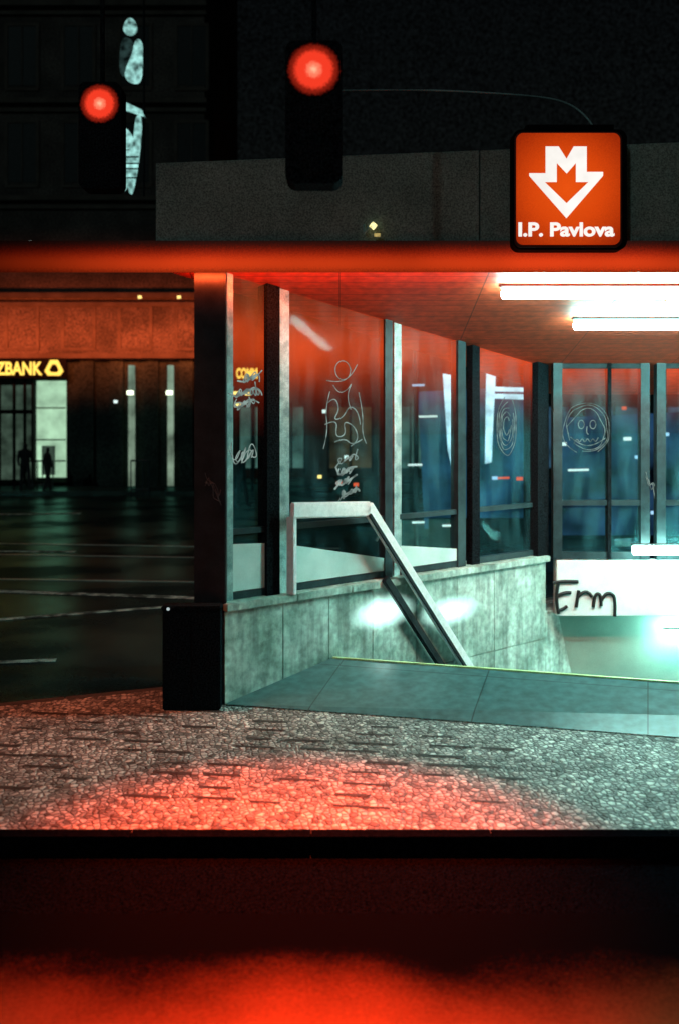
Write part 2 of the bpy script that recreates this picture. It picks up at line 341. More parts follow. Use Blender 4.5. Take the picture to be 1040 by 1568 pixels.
# ---------------------------------------------------------------- shelter
sh=empty('metro_entrance_shelter')
ZS=3.555
mesh('fascia',[(-1.5,8.15,3.76),(1.14,8.15,3.76),(1.14,8.15,4.545),(-1.5,8.15,4.44),(-1.5,8.3,3.76),(1.14,8.3,3.76),(1.14,8.3,4.545),(-1.5,8.3,4.44)],BF,M_fascia,sh,.004)
mesh('fascia_r',[(1.15,8.15,3.76),(6.2,8.15,3.76),(6.2,8.15,4.75),(1.15,8.15,4.545),(1.15,8.3,3.76),(6.2,8.3,3.76),(6.2,8.3,4.75),(1.15,8.3,4.545)],BF,M_fascia,sh,.004)
prism('roof_slab',[(-1.5,8.302),(6.2,8.302),(6.2,12.7),(2.7,12.7)],3.62,4.4,M_fascia,sh)
def zs(y): return 3.585-.20*(y-8.17)
SOF=[(-1.49,8.17),(6.19,8.17),(6.19,12.69),(2.71,12.69)]
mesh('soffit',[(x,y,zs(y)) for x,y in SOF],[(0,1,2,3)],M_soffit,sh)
box('post',-1.19,-.93,8.17,8.42,-.0,ZS+.01,M_dark,sh,.008)
def mull(s,w,d,m,z0=.83,off=-.12):
    y=W(s,off,0).y
    beam('mullion',W(s,off,z0),W(s,off,zs(y)+.04),d,w,m,sh)
mull(.10,.075,.10,M_alu); mull(.56,.13,.14,M_vdark); mull(.70,.07,.12,M_alu)
mull(1.99,.09,.10,M_frame); mull(2.14,.04,.10,M_alu); mull(3.06,.10,.12,M_frame); mull(3.30,.08,.12,M_vdark); mull(4.40,.2,.2,M_vdark)
for s0,s1 in((.14,.49),(.74,1.94),(2.17,3.0),(3.34,4.3)):
    beam('transom',W(s0,-.12,1.40),W(s1,-.12,1.40),.06,.05,M_frame,sh)
    beam('bottom_rail',W(s0,-.12,.865),W(s1,-.12,.865),.07,.06,M_frame,sh)
    za=zs(W(s0,-.12,0).y)+.03; zb=zs(W(s1,-.12,0).y)+.03
    mesh('pane',[W(s0,-.125,.9),W(s1,-.125,.9),W(s1,-.125,zb),W(s0,-.125,za)],[(0,1,2,3)],M_glass,sh)
    mesh('pane_glow',[W(s0,-.10,2.2),W(s1,-.10,2.2),W(s1,-.10,zb),W(s0,-.10,za)],[(0,1,2,3)],M_redglow,sh)
M_panerefl=surf('lower_pane_reflection',(.66,.84,.80),(.46,.66,.62),scale=3,rough=.3,grain=.05)  # pale panels painted as the lit wall mirrored in the lower glass
for s0,s1,z0_,z1_ in((.14,.49,1.30,1.28),(.74,1.94,1.25,1.02),(2.17,3.0,1.12,1.02)):
    mesh('pane_reflection',[W(s0,-.09,.9),W(s1,-.09,.9),W(s1,-.09,z1_),W(s0,-.09,z0_)],[(0,1,2,3)],M_panerefl,sh)
ZR=2.99
for x,w,m in((2.44,.1,M_frame),(3.02,.04,M_vdark),(3.42,.10,M_frame),(3.60,.10,M_frame),(4.6,.1,M_frame),(5.8,.1,M_frame)):
    box('rear_mullion',x-w/2,x+w/2,11.15,11.27,.79,ZR,m,sh)
for x0,x1 in((2.49,3.37),(3.66,4.55),(4.65,5.75)):
    box('rear_transom',x0,x1,11.17,11.25,1.39,1.45,M_frame,sh)
    box('rear_bottom',x0,x1,11.17,11.25,.79,.87,M_frame,sh)
    box('rear_top',x0,x1,11.17,11.25,2.93,2.985,M_dark,sh)
    mesh('rear_pane',[(x0,11.2,.87),(x1,11.2,.87),(x1,11.2,2.93),(x0,11.2,2.93)],[(0,1,2,3)],M_glass,sh)
    mesh('rear_pane_glow',[(x0,11.16,2.2),(x1,11.16,2.2),(x1,11.16,2.925),(x0,11.16,2.925)],[(0,1,2,3)],M_redglow,sh)

# scratched tags on glass
def scr(pts,r=.005,cyc=False): tube('scratched_tag',pts,r,M_scratch,sh,smooth=True,cyc=cyc)
def SC(pts,r=.0045,off=-.085):   # drawing in pane coordinates (s,z)
    scr([W(s,off,z) for s,z in pts],r)
def tagcol(s0,zlist,off=-.085,w=.12,amp=.07,k2=2,rr=(.004,.0065)):
    for z in zlist:
        ww=w*random.uniform(.6,1.15); ds=random.uniform(-.04,.04)
        for k in range(k2):
            p=[]; n=random.randint(8,15); ph=random.uniform(0,6)
            for i in range(n):
                t=i/(n-1)
                p.append(W(s0+ds-ww+2*ww*t+.06*math.cos(ph+i*2.1),off,z+amp*math.sin(ph+i*2.4)*random.uniform(.5,1.2)+.03*t))
            scr(p,random.uniform(*rr))
# scratched figure drawing on the large pane: head, body loops, limbs
SC([(1.40+.10*math.cos(a),2.80+.09*math.sin(a)) for a in [i*.6 for i in range(12)]],.004)
SC([(1.28,2.66),(1.34,2.58),(1.46,2.62),(1.52,2.70),(1.44,2.55),(1.50,2.44)],.004)
SC([(1.22,2.50),(1.30,2.56),(1.36,2.44),(1.28,2.34),(1.40,2.36),(1.48,2.48),(1.60,2.42),(1.62,2.30)],.005)
SC([(1.18,2.30),(1.34,2.36),(1.30,2.18),(1.44,2.20),(1.40,2.34),(1.56,2.28),(1.60,2.14),(1.50,2.10)],.005)
SC([(1.60,2.60),(1.66,2.40),(1.64,2.20),(1.70,2.12)],.004); SC([(1.24,2.60),(1.18,2.44),(1.22,2.24),(1.16,2.08)],.004)
SC([(1.30,2.14),(1.42,2.18),(1.52,2.10),(1.64,2.16)],.006); SC([(1.20,2.70),(1.36,2.68),(1.52,2.76),(1.58,2.86)],.004)
tagcol(1.44,[1.97],w=.20,amp=.06,k2=1)
tagcol(1.44,[1.86,1.76,1.66],w=.13,amp=.06,k2=2,rr=(.006,.009))
tagcol(.3,[2.68,2.56,2.46],w=.12)
tagcol(.30,[2.02],w=.14,amp=.12,k2=2)
for rr in (.1,.13,.16,.2,.06):
    scr([W(3.82+rr*math.cos(a)*.9+random.uniform(-.015,.015),-.085,2.28+rr*1.6*math.sin(a)+random.uniform(-.015,.015)) for a in [i*.5+rr*9 for i in range(12)]],.004)
for rr in (.2,.23,.26):
    scr([(2.76+rr*math.cos(a)+random.uniform(-.03,.03),11.14,2.25+rr*1.15*math.sin(a)+random.uniform(-.02,.02)) for a in [i*.45+rr*20 for i in range(13)]],.004)
for ex in(2.70,2.83): scr([(ex+.035*math.cos(a),11.14,2.30+.05*math.sin(a)) for a in [i*.7 for i in range(10)]],.005)
scr([(2.765,11.14,2.28),(2.75,11.14,2.20),(2.78,11.14,2.19)],.005)
scr([(2.62+.03*i,11.14,2.12+(.035 if i%2 else -.03)) for i in range(10)],.005)
scr([(2.58,11.14,2.16),(2.68,11.14,2.07),(2.85,11.14,2.06),(2.97,11.14,2.15)],.005)
for q in range(3):
    scr([(3.42+.02*i,11.13,1.75-.04*i+random.uniform(-.1,.1)) for i in range(6)],.004)
M_fade=surf('faded_tag',(.1,.11,.12))
for q in range(4):
    tube('post_tag',[(-1.1+.02*i+random.uniform(-.02,.02),8.166,1.85-.025*i+random.uniform(-.07,.07)) for i in range(7)],.003,M_fade,sh,smooth=True)

# glowing red band added for a reflection, no strip hangs there
def redband():
    m=bpy.data.materials.new('red_reflection_band'); m.use_nodes=True; nt=m.node_tree; N=nt.nodes;L=nt.links
    N.remove(N['Principled BSDF'])
    tc=N.new('ShaderNodeTexCoord'); sp=N.new('ShaderNodeSeparateXYZ'); L.new(tc.outputs['Object'],sp.inputs[0])
    g=N.new('ShaderNodeTexNoise'); g.inputs['Scale'].default_value=90; g.inputs['Detail'].default_value=2; L.new(tc.outputs['Object'],g.inputs['Vector'])
    ma=N.new('ShaderNodeMath'); ma.operation='MULTIPLY_ADD'; ma.inputs[1].default_value=.06; L.new(g.outputs['Fac'],ma.inputs[0]); L.new(sp.outputs[2],ma.inputs[2])
    mr=N.new('ShaderNodeMapRange'); mr.inputs[1].default_value=3.57; mr.inputs[2].default_value=3.83; L.new(ma.outputs[0],mr.inputs[0])
    r=N.new('ShaderNodeValToRGB'); r.color_ramp.interpolation='B_SPLINE'; e=r.color_ramp.elements
    e[0].position=0; e[0].color=(.22,.018,.004,1); e[1].position=1; e[1].color=(.012,.006,.005,1)
    for p,c in((.15,(.70,.05,.008,1)),(.38,(.76,.052,.008,1)),(.58,(.40,.02,.005,1)),(.8,(.06,.006,.003,1))):
        k=e.new(p); k.color=c
    L.new(mr.outputs[0],r.inputs[0])
    mx=N.new('ShaderNodeMapRange'); mx.interpolation_type='SMOOTHSTEP'; mx.inputs[1].default_value=-3.2; mx.inputs[2].default_value=-.6; mx.inputs[3].default_value=.10; mx.inputs[4].default_value=1
    L.new(sp.outputs[0],mx.inputs[0])
    n=N.new('ShaderNodeTexNoise'); n.inputs['Scale'].default_value=.9; L.new(tc.outputs['Object'],n.inputs['Vector'])
    m3=N.new('ShaderNodeMapRange'); m3.inputs[1].default_value=.3; m3.inputs[2].default_value=.7; m3.inputs[3].default_value=.6; m3.inputs[4].default_value=1.05; L.new(n.outputs['Fac'],m3.inputs[0])
    mu=N.new('ShaderNodeMath'); mu.operation='MULTIPLY'; L.new(mx.outputs[0],mu.inputs[0]); L.new(m3.outputs[0],mu.inputs[1])
    em=N.new('ShaderNodeEmission'); L.new(r.outputs[0],em.inputs[0]); L.new(mu.outputs[0],em.inputs[1])
    L.new(em.outputs[0],N['Material Output'].inputs[0]); return m
ns=empty('red_glow_band')
box('glow_band',-3.6,6.2,8.12,8.149,3.545,3.80,redband(),ns)
box('glow_band_backing',-3.6,-1.51,8.151,8.2,3.56,3.79,M_black,ns)
l=bpy.data.lights.new('red_fill_light','AREA'); l.shape='RECTANGLE'; l.size=7.4; l.size_y=.05; l.energy=115; l.color=(1,.08,.016); l.spread=math.radians(110)  # unseen red light added to tint posts and mullions
o=bpy.data.objects.new('red_fill_light',l); link(o,ns); o.location=(2.4,8.10,3.535); o.rotation_euler=(math.radians(62),0,0)

# fluorescent lights
def fluo(name,x0,x1,y,z,r,m):
    e=empty(name)
    box('housing',x0-.02,x1+.02,y-.03,y+.03,z+r+.004,z+r+.02,M_hs,e)
    n=14
    vs=[];fs=[]
    for xx in (x0,x1):
        for i in range(n):
            a=2*math.pi*i/n; vs.append((xx,y+r*1.3*math.cos(a),z+r*math.sin(a)))
    for i in range(n): fs.append((i,(i+1)%n,(i+1)%n+n,i+n))
    fs+= [tuple(range(n)),tuple(range(n,2*n))]
    mesh('tube',vs,fs,m,e)
    return e
fluo('fluorescent_light',1.40,5.6,8.58,3.43,.046,M_tube)
fluo('fluorescent_light',2.24,5.8,9.50,3.25,.046,M_tube)
fluo('fluorescent_light',3.2,4.6,10.85,.93,.05,M_tube2)
fluo('fluorescent_light',3.65,4.8,11.15,-.05,.05,M_tube2)
def glowpool():  # soft pool of light on the wall, painted as fading emission
    m=bpy.data.materials.new('wall_light_pool'); m.use_nodes=True; nt=m.node_tree; N=nt.nodes;L=nt.links
    N.remove(N['Principled BSDF'])
    tc=N.new('ShaderNodeTexCoord'); ln=N.new('ShaderNodeVectorMath'); ln.operation='LENGTH'; L.new(tc.outputs['Object'],ln.inputs[0])
    mr=N.new('ShaderNodeMapRange'); mr.interpolation_type='SMOOTHSTEP'; mr.inputs[1].default_value=1; mr.inputs[2].default_value=.0; L.new(ln.outputs['Value'],mr.inputs[0])
    em=N.new('ShaderNodeEmission'); em.inputs[0].default_value=(.6,1,.9,1); em.inputs[1].default_value=2.4
    t=N.new('ShaderNodeBsdfTransparent')
    mx=N.new('ShaderNodeMixShader'); L.new(mr.outputs[0],mx.inputs[0]); L.new(t.outputs[0],mx.inputs[1]); L.new(em.outputs[0],mx.inputs[2])
    L.new(mx.outputs[0],N['Material Output'].inputs[0]); return m
M_glow=glowpool()
ang=math.atan2(U.y,U.x)
for (s,z,ra,rb) in ((1.82,.53,.50,.19),(2.80,.42,.52,.18)):
    e=empty('stair_wall_light')
    n=32
    o=mesh('lens',[(0,0,0)]+[(math.cos(2*math.pi*i/n),0,math.sin(2*math.pi*i/n)) for i in range(n)],[(0,1+i,1+(i+1)%n) for i in range(n)],M_glow,e)
    o.location=W(s,.012,z); o.scale=(ra,1,rb); o.rotation_euler=(0,0,ang)
    tube('tube',[W(s-.12,.03,z),W(s+.12,.03,z)],.008,emis('wall_tube',(.7,1,.92),24),e)

# handrail
hr=empty('stair_handrail')
beam('end_post',W(.70,.02,.83),W(.70,.02,1.50),.05,.09,M_rail,hr,.008)
beam('top_rail',W(.66,.06,1.56),W(1.60,.06,1.52),.05,.14,M_rail,hr,.012)
beam('sloping_rail',W(1.57,.06,1.545),W(3.6,.06,-.90),.05,.13,M_rail,hr,.012)
beam('lower_rail',W(1.80,.06,.86),W(3.3,.06,-.95),.05,.08,M_dark,hr,.01)
beam('inner_edge',W(1.57,.095,1.47),W(3.6,.095,-.97),.02,.03,M_dark,hr)
for s in(1.75,2.3,2.85):
    z=1.545-(s-1.57)*1.205
    tube('rail_bracket',[W(s,.05,z-.03),W(s,-.0,z-.12)],.012,M_alu,hr)

# ---------------------------------------------------------------- metro sign
sg=empty('metro_sign')
def rrect(x0,x1,z0,z1,r,n=6):
    pts=[]
    for cx,cz,a0 in((x1-r,z0+r,-90),(x1-r,z1-r,0),(x0+r,z1-r,90),(x0+r,z0+r,180)):
        for i in range(n+1):
            a=math.radians(a0+90*i/n); pts.append((cx+r*math.cos(a),cz+r*math.sin(a)))
    return pts
def slab(name,poly,y0,y1,m,parent):
    n=len(poly)
    vs=[(x,y0,z) for x,z in poly]+[(x,y1,z) for x,z in poly]
    fs=[tuple(range(n)),tuple(range(n,2*n))]+[(i,(i+1)%n,(i+1)%n+n,i+n) for i in range(n)]
    return mesh(name,vs,fs,m,parent)
def signface():
    m=bpy.data.materials.new('sign_orange_acrylic'); m.use_nodes=True; nt=m.node_tree; N=nt.nodes;L=nt.links
    b=N['Principled BSDF']; tc=N.new('ShaderNodeTexCoord')
    mp=N.new('ShaderNodeMapping'); mp.inputs['Location'].default_value=(-1.815,0,-4.18); L.new(tc.outputs['Object'],mp.inputs[0])
    mp2=N.new('ShaderNodeMapping'); mp2.inputs['Scale'].default_value=(1,0,1); L.new(mp.outputs[0],mp2.inputs[0])
    ln=N.new('ShaderNodeVectorMath'); ln.operation='LENGTH'; L.new(mp2.outputs[0],ln.inputs[0])
    n=N.new('ShaderNodeTexNoise'); n.inputs['Scale'].default_value=160; L.new(tc.outputs['Object'],n.inputs['Vector'])
    ma=N.new('ShaderNodeMath'); ma.operation='MULTIPLY_ADD'; ma.inputs[1].default_value=.22; L.new(n.outputs['Fac'],ma.inputs[0]); L.new(ln.outputs['Value'],ma.inputs[2])
    r=N.new('ShaderNodeValToRGB'); e=r.color_ramp.elements; e[0].position=.12; e[0].color=(.90,.095,.006,1); e[1].position=.68; e[1].color=(.34,.022,.002,1)
    k=e.new(.40); k.color=(.74,.066,.004,1)
    L.new(ma.outputs[0],r.inputs[0]); b.inputs['Base Color'].default_value=(.15,.012,.004,1); b.inputs['Specular IOR Level'].default_value=.1
    L.new(r.outputs[0],b.inputs['Emission Color']); b.inputs['Emission Strength'].default_value=.9; b.inputs['Roughness'].default_value=.4
    return m
M_sf=signface(); M_sw=emis('sign_white',(1,.96,.90),1.0,.08)
slab('casing',rrect(1.385,2.30,3.70,4.665,.07),7.98,8.118,M_black,sg)
slab('rim',rrect(1.395,2.255,3.715,4.64,.06),7.955,7.979,surf('rim_red',(.05,.012,.01),rough=.5),sg)
slab('face',rrect(1.408,2.235,3.735,4.625,.055),7.940,7.954,M_sf,sg)
k=7.93/1524
def SP(pts): return [((x-520)*k,2.3-(y-650)*k) for x,y in pts]
slab('arrow_m_white',SP([(835,224),(855,224),(867,243),(878,224),(898,224),(898,263),(923,263),(923,269),(867,334),(810,269),(810,265),(835,265)]),7.934,7.939,M_sw,sg)
slab('arrow_m_inner',SP([(852,250),(867,266),(881,250),(881,279),(900,279),(867,311),(834,279),(852,279)]),7.929,7.9335,M_sf,sg)
text('station_name','I.P. Pavlova',((792-520)*k,7.935,2.3-(361-650)*k),.150,M_sw,sg,width=147*k,off=.0048)
box('bracket',1.5,2.2,8.0,8.2,4.66,4.71,M_black,sg)

la=empty('lamp_arm'); kk=8.7/1524
tube('bent_arm',[((x-520)*kk,8.7,2.3-(y-650)*kk) for x,y in((520,139),(640,137),(760,143),(835,149),(870,158),(895,176),(912,200),(918,240))],.009,surf('arm_steel',(.45,.6,.58),(.15,.2,.2),scale=2,rough=.35,metal=.3),la,smooth=True)
tube('arm_base',[((918-520)*kk,8.7,4.6),((918-520)*kk,8.7,4.35)],.04,M_black,la)

ub=empty('utility_cabinet')
box('body',-1.42,-.955,8.0,8.16,0,.80,M_vdark,ub,.01)
box('lid',-1.43,-.95,7.99,8.165,.802,.84,M_vdark,ub,.01)
box('door_seam',-1.19,-1.184,7.993,7.999,.06,.77,M_black,ub)
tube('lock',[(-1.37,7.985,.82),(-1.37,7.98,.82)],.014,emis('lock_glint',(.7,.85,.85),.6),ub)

# ---------------------------------------------------------------- suspended traffic lights
def lens(name,R,c0,c1,c2,st):  # soft halo of the lamp painted as a radial ramp on the disc
    m=bpy.data.materials.new(name); m.use_nodes=True; nt=m.node_tree; N=nt.nodes;L=nt.links
    N.remove(N['Principled BSDF'])
    tc=N.new('ShaderNodeTexCoord'); ln=N.new('ShaderNodeVectorMath'); ln.operation='LENGTH'; L.new(tc.outputs['Object'],ln.inputs[0])
    n=N.new('ShaderNodeTexNoise'); n.inputs['Scale'].default_value=55; L.new(tc.outputs['Object'],n.inputs['Vector'])
    ma=N.new('ShaderNodeMath'); ma.operation='MULTIPLY_ADD'; ma.inputs[1].default_value=.03; L.new(n.outputs['Fac'],ma.inputs[0]); L.new(ln.outputs['Value'],ma.inputs[2])
    mr=N.new('ShaderNodeMapRange'); mr.inputs[1].default_value=.015; mr.inputs[2].default_value=R+.015; L.new(ma.outputs[0],mr.inputs[0])
    r=N.new('ShaderNodeValToRGB'); r.color_ramp.interpolation='EASE'; e=r.color_ramp.elements
    e[0].position=0; e[0].color=(*c0,1); e[1].position=.98; e[1].color=(.001,.0005,.0005,1)
    for p,c in((.20,c1),(.36,c2),(.58,c2),(.78,tuple(x*.25 for x in c2))):
        q=e.new(p); q.color=(*c,1)
    L.new(mr.outputs[0],r.inputs[0])
    em=N.new('ShaderNodeEmission'); em.inputs[1].default_value=st; L.new(r.outputs[0],em.inputs[0]); L.new(em.outputs[0],N['Material Output'].inputs[0])
    return m
M_hous=flat('signal_housing',(.010,.013,.015))
M_lensoff=flat('unlit_lens',(.012,.015,.017))
def signal(x,y,z,R):
    e=empty('traffic_light')
    slab('housing',rrect(x-R*1.3,x+R*1.3,z-R*5.2,z+R*1.35,.06),y+.02,y+.22,M_hous,e)
    disc('red_lens',(x,y+.015,z),R*1.28,lens('red_lens_mat',R*1.28,(1,.5,.3),(1,.20,.11),(.88,.045,.018),1.05),e)
    for i,nm in((1,'amber_lens'),(2,'green_lens')):
        disc(nm,(x,y+.015,z-R*2.0*i),R*.8,M_lensoff,e)
    box('hanger',x-.015,x+.015,y+.1,y+.13,z+R*1.35,z+1.3,M_hous,e)
    tube('span_wire',[(x-12,y+.115,z+1.7),(x-4,y+.115,z+1.4),(x,y+.115,z+1.3),(x+4,y+.115,z+1.4),(x+12,y+.115,z+1.7)],.006,M_hous,e,smooth=True)
    return e
t1=signal(-.155,6.0,4.445,.132); t2=signal(-1.94,8.05,4.90,.132)
def spot(parent,loc,target,energy,ang,col,r=.04):
    l=bpy.data.lights.new('red_glow_spot','SPOT'); l.energy=energy; l.spot_size=math.radians(ang); l.spot_blend=1; l.color=col; l.shadow_soft_size=r  # added spots for red pools on the ground, not cast by the signals
    o=bpy.data.objects.new('red_glow_spot',l); link(o,parent); o.location=loc
    o.rotation_euler=(Vector(target)-Vector(loc)).to_track_quat('-Z','Y').to_euler(); return o
spot(t1,(-.155,5.95,3.70),(-.20,5.22,0),4000,56,(1,.055,.008))
spot(t1,(-.155,5.95,3.70),(.05,2.8,-.1),2100,42,(1,.085,.014))
spot(t2,(-1.94,8.0,4.15),(-1.6,6.9,0),380,84,(1,.20,.08))

# ---------------------------------------------------------------- left: bank building
M_lit=emis('lit_lobby',(.55,.90,.60),.70,.35,1.5)
M_litdim=emis('lit_lobby_dim',(.3,.5,.36),.12,.7,2)
M_yl=emis('yellow_neon',(1,.62,.10),1.6)
bk=empty('bank_building')
YB=37
box('upper_wall',-24,-5.0,YB,YB+12,4.7,24,M_facade,bk)
box('ground_wall_a',-10.2,-5.0,YB+.25,YB+12,-.12,4.68,M_facade2,bk)
box('ground_wall_b',-24,-13.2,YB+.1,YB+12,-.12,4.68,M_facade2,bk)
box('lobby_back',-13.2,-10.2,YB+2.5,YB+2.6,0,4.68,M_facade2,bk)
box('lobby_lit_panel',-11.42,-10.32,YB+.6,YB+.7,.3,3.95,M_lit,bk)
for z in(.9,1.7,2.9): box('shelf_line',-11.42,-10.32,YB+.55,YB+.595,z,z+.05,M_facade2,bk)
box('lobby_poster',-11.2,-10.7,YB+.5,YB+.54,.4,1.5,M_litdim,bk)
box('door_frame',-11.5,-11.43,YB+.2,YB+.5,0,4.0,M_black,bk)
for x in(-13.1,-12.75,-12.2,-11.8):
    box('door_mullion',x,x+.09,YB+.2,YB+.3,0,4.0,M_black,bk)
box('door_glow',-13.1,-11.5,YB+.9,YB+.95,.2,3.8,M_litdim,bk)
box('door_transom',-13.2,-11.43,YB+.15,YB+.24,2.7,2.85,M_black,bk)
box('sign_board',-18,-10.1,YB-.12,YB-.02,4.02,4.72,M_black,bk)
text('bank_lettering','COMMERZBANK',(-11.02,YB-.14,4.15),.66,M_yl,bk,align='RIGHT',off=.022,width=3.85)
cx,cz=-10.55,4.4
vs=[];fs=[]
A=[(-.40,-.14),(-.26,-.33),(.26,-.33),(.40,-.14),(.16,.33),(-.16,.33)]
for s in(1,.50):
    for x,z in A: vs.append((cx+x*s*.88,YB-.15,cz+z*s*.88-(0 if s==1 else .02)))
for i in range(6): fs.append((i,(i+1)%6,(i+1)%6+6,i+6))
mesh('bank_logo',vs,fs,M_yl,bk)
M_col=emis('column_glow_mat',(.5,.72,.52),.34,.7,1.2); M_cl=emis('column_lamp_mat',(.9,1,.7),3)  # column emission stands in for lamplight falling on it
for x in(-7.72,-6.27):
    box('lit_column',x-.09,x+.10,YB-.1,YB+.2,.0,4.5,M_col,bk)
    tube('column_lamp',[(x,YB-.2,3.40),(x,YB-.2,3.55)],.12,M_cl,bk)
for x in(-9.4,-8.3,-7.0,-5.7):
    box('pier',x-.25,x+.25,YB+.1,YB+.24,0,4.68,M_facade2,bk)
for z in(4.75,7.0,10.6,14.2,17.8,21.4):
    box('cornice',-24,-4.9,YB-.22,YB-.003,z,z+.18,M_trim,bk)
    if z>4.8: box('cornice_fillet',-24,-4.92,YB-.12,YB-.003,z-.3,z-.16,M_trim,bk)
for fl in range(5):
    z0=7.7+fl*3.6 if fl else 5.25
    h=2.2 if fl else 1.4
    for i in range(9):
        x=-22.8+i*2.1
        box('window',x,x+1.05,YB-.02,YB+.02,z0,z0+h,M_facade if fl==0 else M_winglass,bk)
        for a,b,c,d in((x-.12,x,z0-.1,z0+h+.1),(x+1.05,x+1.17,z0-.1,z0+h+.1),(x,x+1.05,z0+h,z0+h+.12),(x-.1,x+1.15,z0-.2,z0-.1)):
            box('window_trim',a,b,YB-.05,YB-.004,c,d,M_trim,bk)
        if fl: box('window_bar',x+.5,x+.55,YB-.05,YB-.022,z0,z0+h,M_trim,bk)
l=bpy.data.lights.new('facade_red_fill','AREA'); l.shape='RECTANGLE'; l.size=14; l.size_y=.6; l.energy=720; l.color=(1,.15,.04); l.spread=math.radians(110)  # added red light, washes the wall to give a glow band
o=bpy.data.objects.new('facade_red_fill',l); link(o,bk); o.location=(-10,YB-2.2,5.3); o.rotation_euler=(math.radians(98),0,0)
box('kick_step',-24,-4.9,YB-3,YB,-.12,.02,M_asphalt,bk)

# illuminated statue sign hung on wires
va=empty('illuminated_statue_sign'); k2=20/1524
def chk(p,it=2):
    for _ in range(it):
        q=[]
        for i in range(len(p)):
            a=p[i]; b=p[(i+1)%len(p)]
            q+= [(a[0]*.75+b[0]*.25,a[1]*.75+b[1]*.25),(a[0]*.25+b[0]*.75,a[1]*.25+b[1]*.75)]
        p=q
    return p
def VP(pts): return [((x-520)*k2,2.3-(y-650)*k2) for x,y in pts]
M_va=emis('cold_lightbox',(.42,.86,.80),.62,.9,7); M_vb=emis('cold_lightbox_dim',(.2,.42,.4),.07,.9,7)
slab('upper_figure',chk(VP([(190,118),(203,127),(216,125),(219,95),(219,64),(212,58),(206,66),(204,80),(196,98)])),20,20.1,M_va,va)
slab('upper_head',chk(VP([(188,46),(193,31),(200,26),(208,32),(211,42),(206,51),(196,53)])),20,20.1,M_va,va)
slab('upper_shade',chk(VP([(183,110),(190,117),(195,98),(203,78),(204,60),(190,55),(184,70)])),20.02,20.12,M_vb,va)
slab('arm',VP([(176,153),(186,153),(218,168),(222,178),(212,174),(178,163)]),20,20.1,M_va,va)
slab('lower_panel',chk(VP([(203,297),(210,262),(214,232),(218,178),(209,176),(206,200),(203,230),(180,231),(177,250),(180,262),(196,268),(197,294)]),1),20,20.1,M_va,va)
slab('lower_head',chk(VP([(180,207),(184,196),(194,196),(202,204),(204,214),(200,226),(184,228)])),20,20.1,M_va,va)
slab('lower_base',chk(VP([(161,262),(165,253),(174,254),(182,262),(196,268),(197,293),(180,291),(163,284)]),1),19.98,20.0-.002,M_va,va)
for yy in(240,250,258,272): slab('panel_bar',VP([(176,yy),(214,yy),(214,yy+2),(176,yy+2)]),19.96,19.975,M_black,va)
tube('carrier_wire',[(-3.93,20.05,6.9),(-3.93,20.05,12.5)],.02,M_hous,va)
tube('span_wire',[(-14,20.05,13.2),(-3.93,20.05,12.5),(10,20.05,13.2)],.02,M_hous,va)

# ---------------------------------------------------------------- buildings behind the shelter
cb=empty('corner_building')
box('wall',-5.0,40,46,60,-.12,13.2,M_facade2,cb)
for fl in range(3):
    for i in range(20):
        x=-4.2+i*2.2; z0=4.8+fl*2.8
        box('window',x,x+1.1,45.96,45.99,z0,z0+1.8,M_winglass,cb)
        box('sill',x-.1,x+1.2,45.8,45.99,z0-.2,z0-.05,M_facade,cb)
M_shoprefl=[emis('shop_teal_reflection',(.25,.55,.46),.16,.8,1.2),emis('shop_warm_reflection',(.5,.42,.22),.07,.8,1.2),emis('shop_blue_reflection',(.10,.28,.45),.20,.8,1.2)]
for i,(x0,x1,mi) in enumerate(((-4.6,-3.2,0),(-2.8,-1.6,0),(-.5,1.5,1),(2.5,4.0,0),(4.6,7.5,2),(8.3,10.6,2),(11.2,14,2),(15,18,2))):  # glowing fronts added in place of street reflections in the glass
    box('shopfront_reflection',x0,x1,45.8,45.95,.3,3.1,M_shoprefl[mi],cb)
    for j in range(3):
        xx=x0+(x1-x0)*j/2; box('shop_mullion',xx-.05,xx+.05,45.7,45.79,.1,3.3,M_black,cb)
ss=empty('shop_sign'); 
text('shop_lettering','COMMERZ',(-3.72,36,3.98),.5,M_yl,ss,width=1.2,off=.02)
box('sign_board',-3.9,-2.4,36.02,36.1,3.85,4.55,M_black,ss)
box('sign_pole',-3.2,-3.1,36.1,36.2,-.12,4.5,M_black,ss)
M_bl=emis('cold_white_reflection',(.50,.85,1),1.4,.5,3); 
def Q(Y,pts): kq=Y/1524; return [((x-520)*kq,2.3-(y-650)*kq) for x,y in pts]
ad=empty('glass_reflection_panels')  # lit panels added in place of reflections in the shelter glass
slab('reflection_panel_a',Q(20,[(678,572),(710,578),(707,700),(692,716),(686,690)]),20,20.1,M_bl,ad)
slab('reflection_panel_b',Q(20,[(745,563),(759,566),(755,640),(752,708),(743,710)]),20,20.1,M_bl,ad)
slab('reflection_panel_c',Q(20,[(757,592),(808,594),(808,600),(757,599)]),20,20.1,M_bl,ad)
slab('reflection_panel_d',Q(20,[(757,603),(810,604),(810,612),(757,610)]),20,20.1,M_bl,ad)
slab('blue_reflection',Q(20.3,[(640,600),(830,590),(835,800),(650,810)]),20.3,20.4,emis('deep_blue_reflection',(.03,.15,.28),.32,.95,1.6),ad)
slab('blue_reflection_r',Q(20.3,[(850,640),(1060,630),(1060,820),(850,820)]),20.35,20.4,emis('deep_blue_reflection_r',(.03,.10,.22),.30,.95,1.6),ad)
box('added_panel_base',1.8,4.2,20.15,20.25,-.12,.4,M_black,ad)
dl=empty('reflected_street_lights')  # glowing dots added for reflected lights, their posts made up
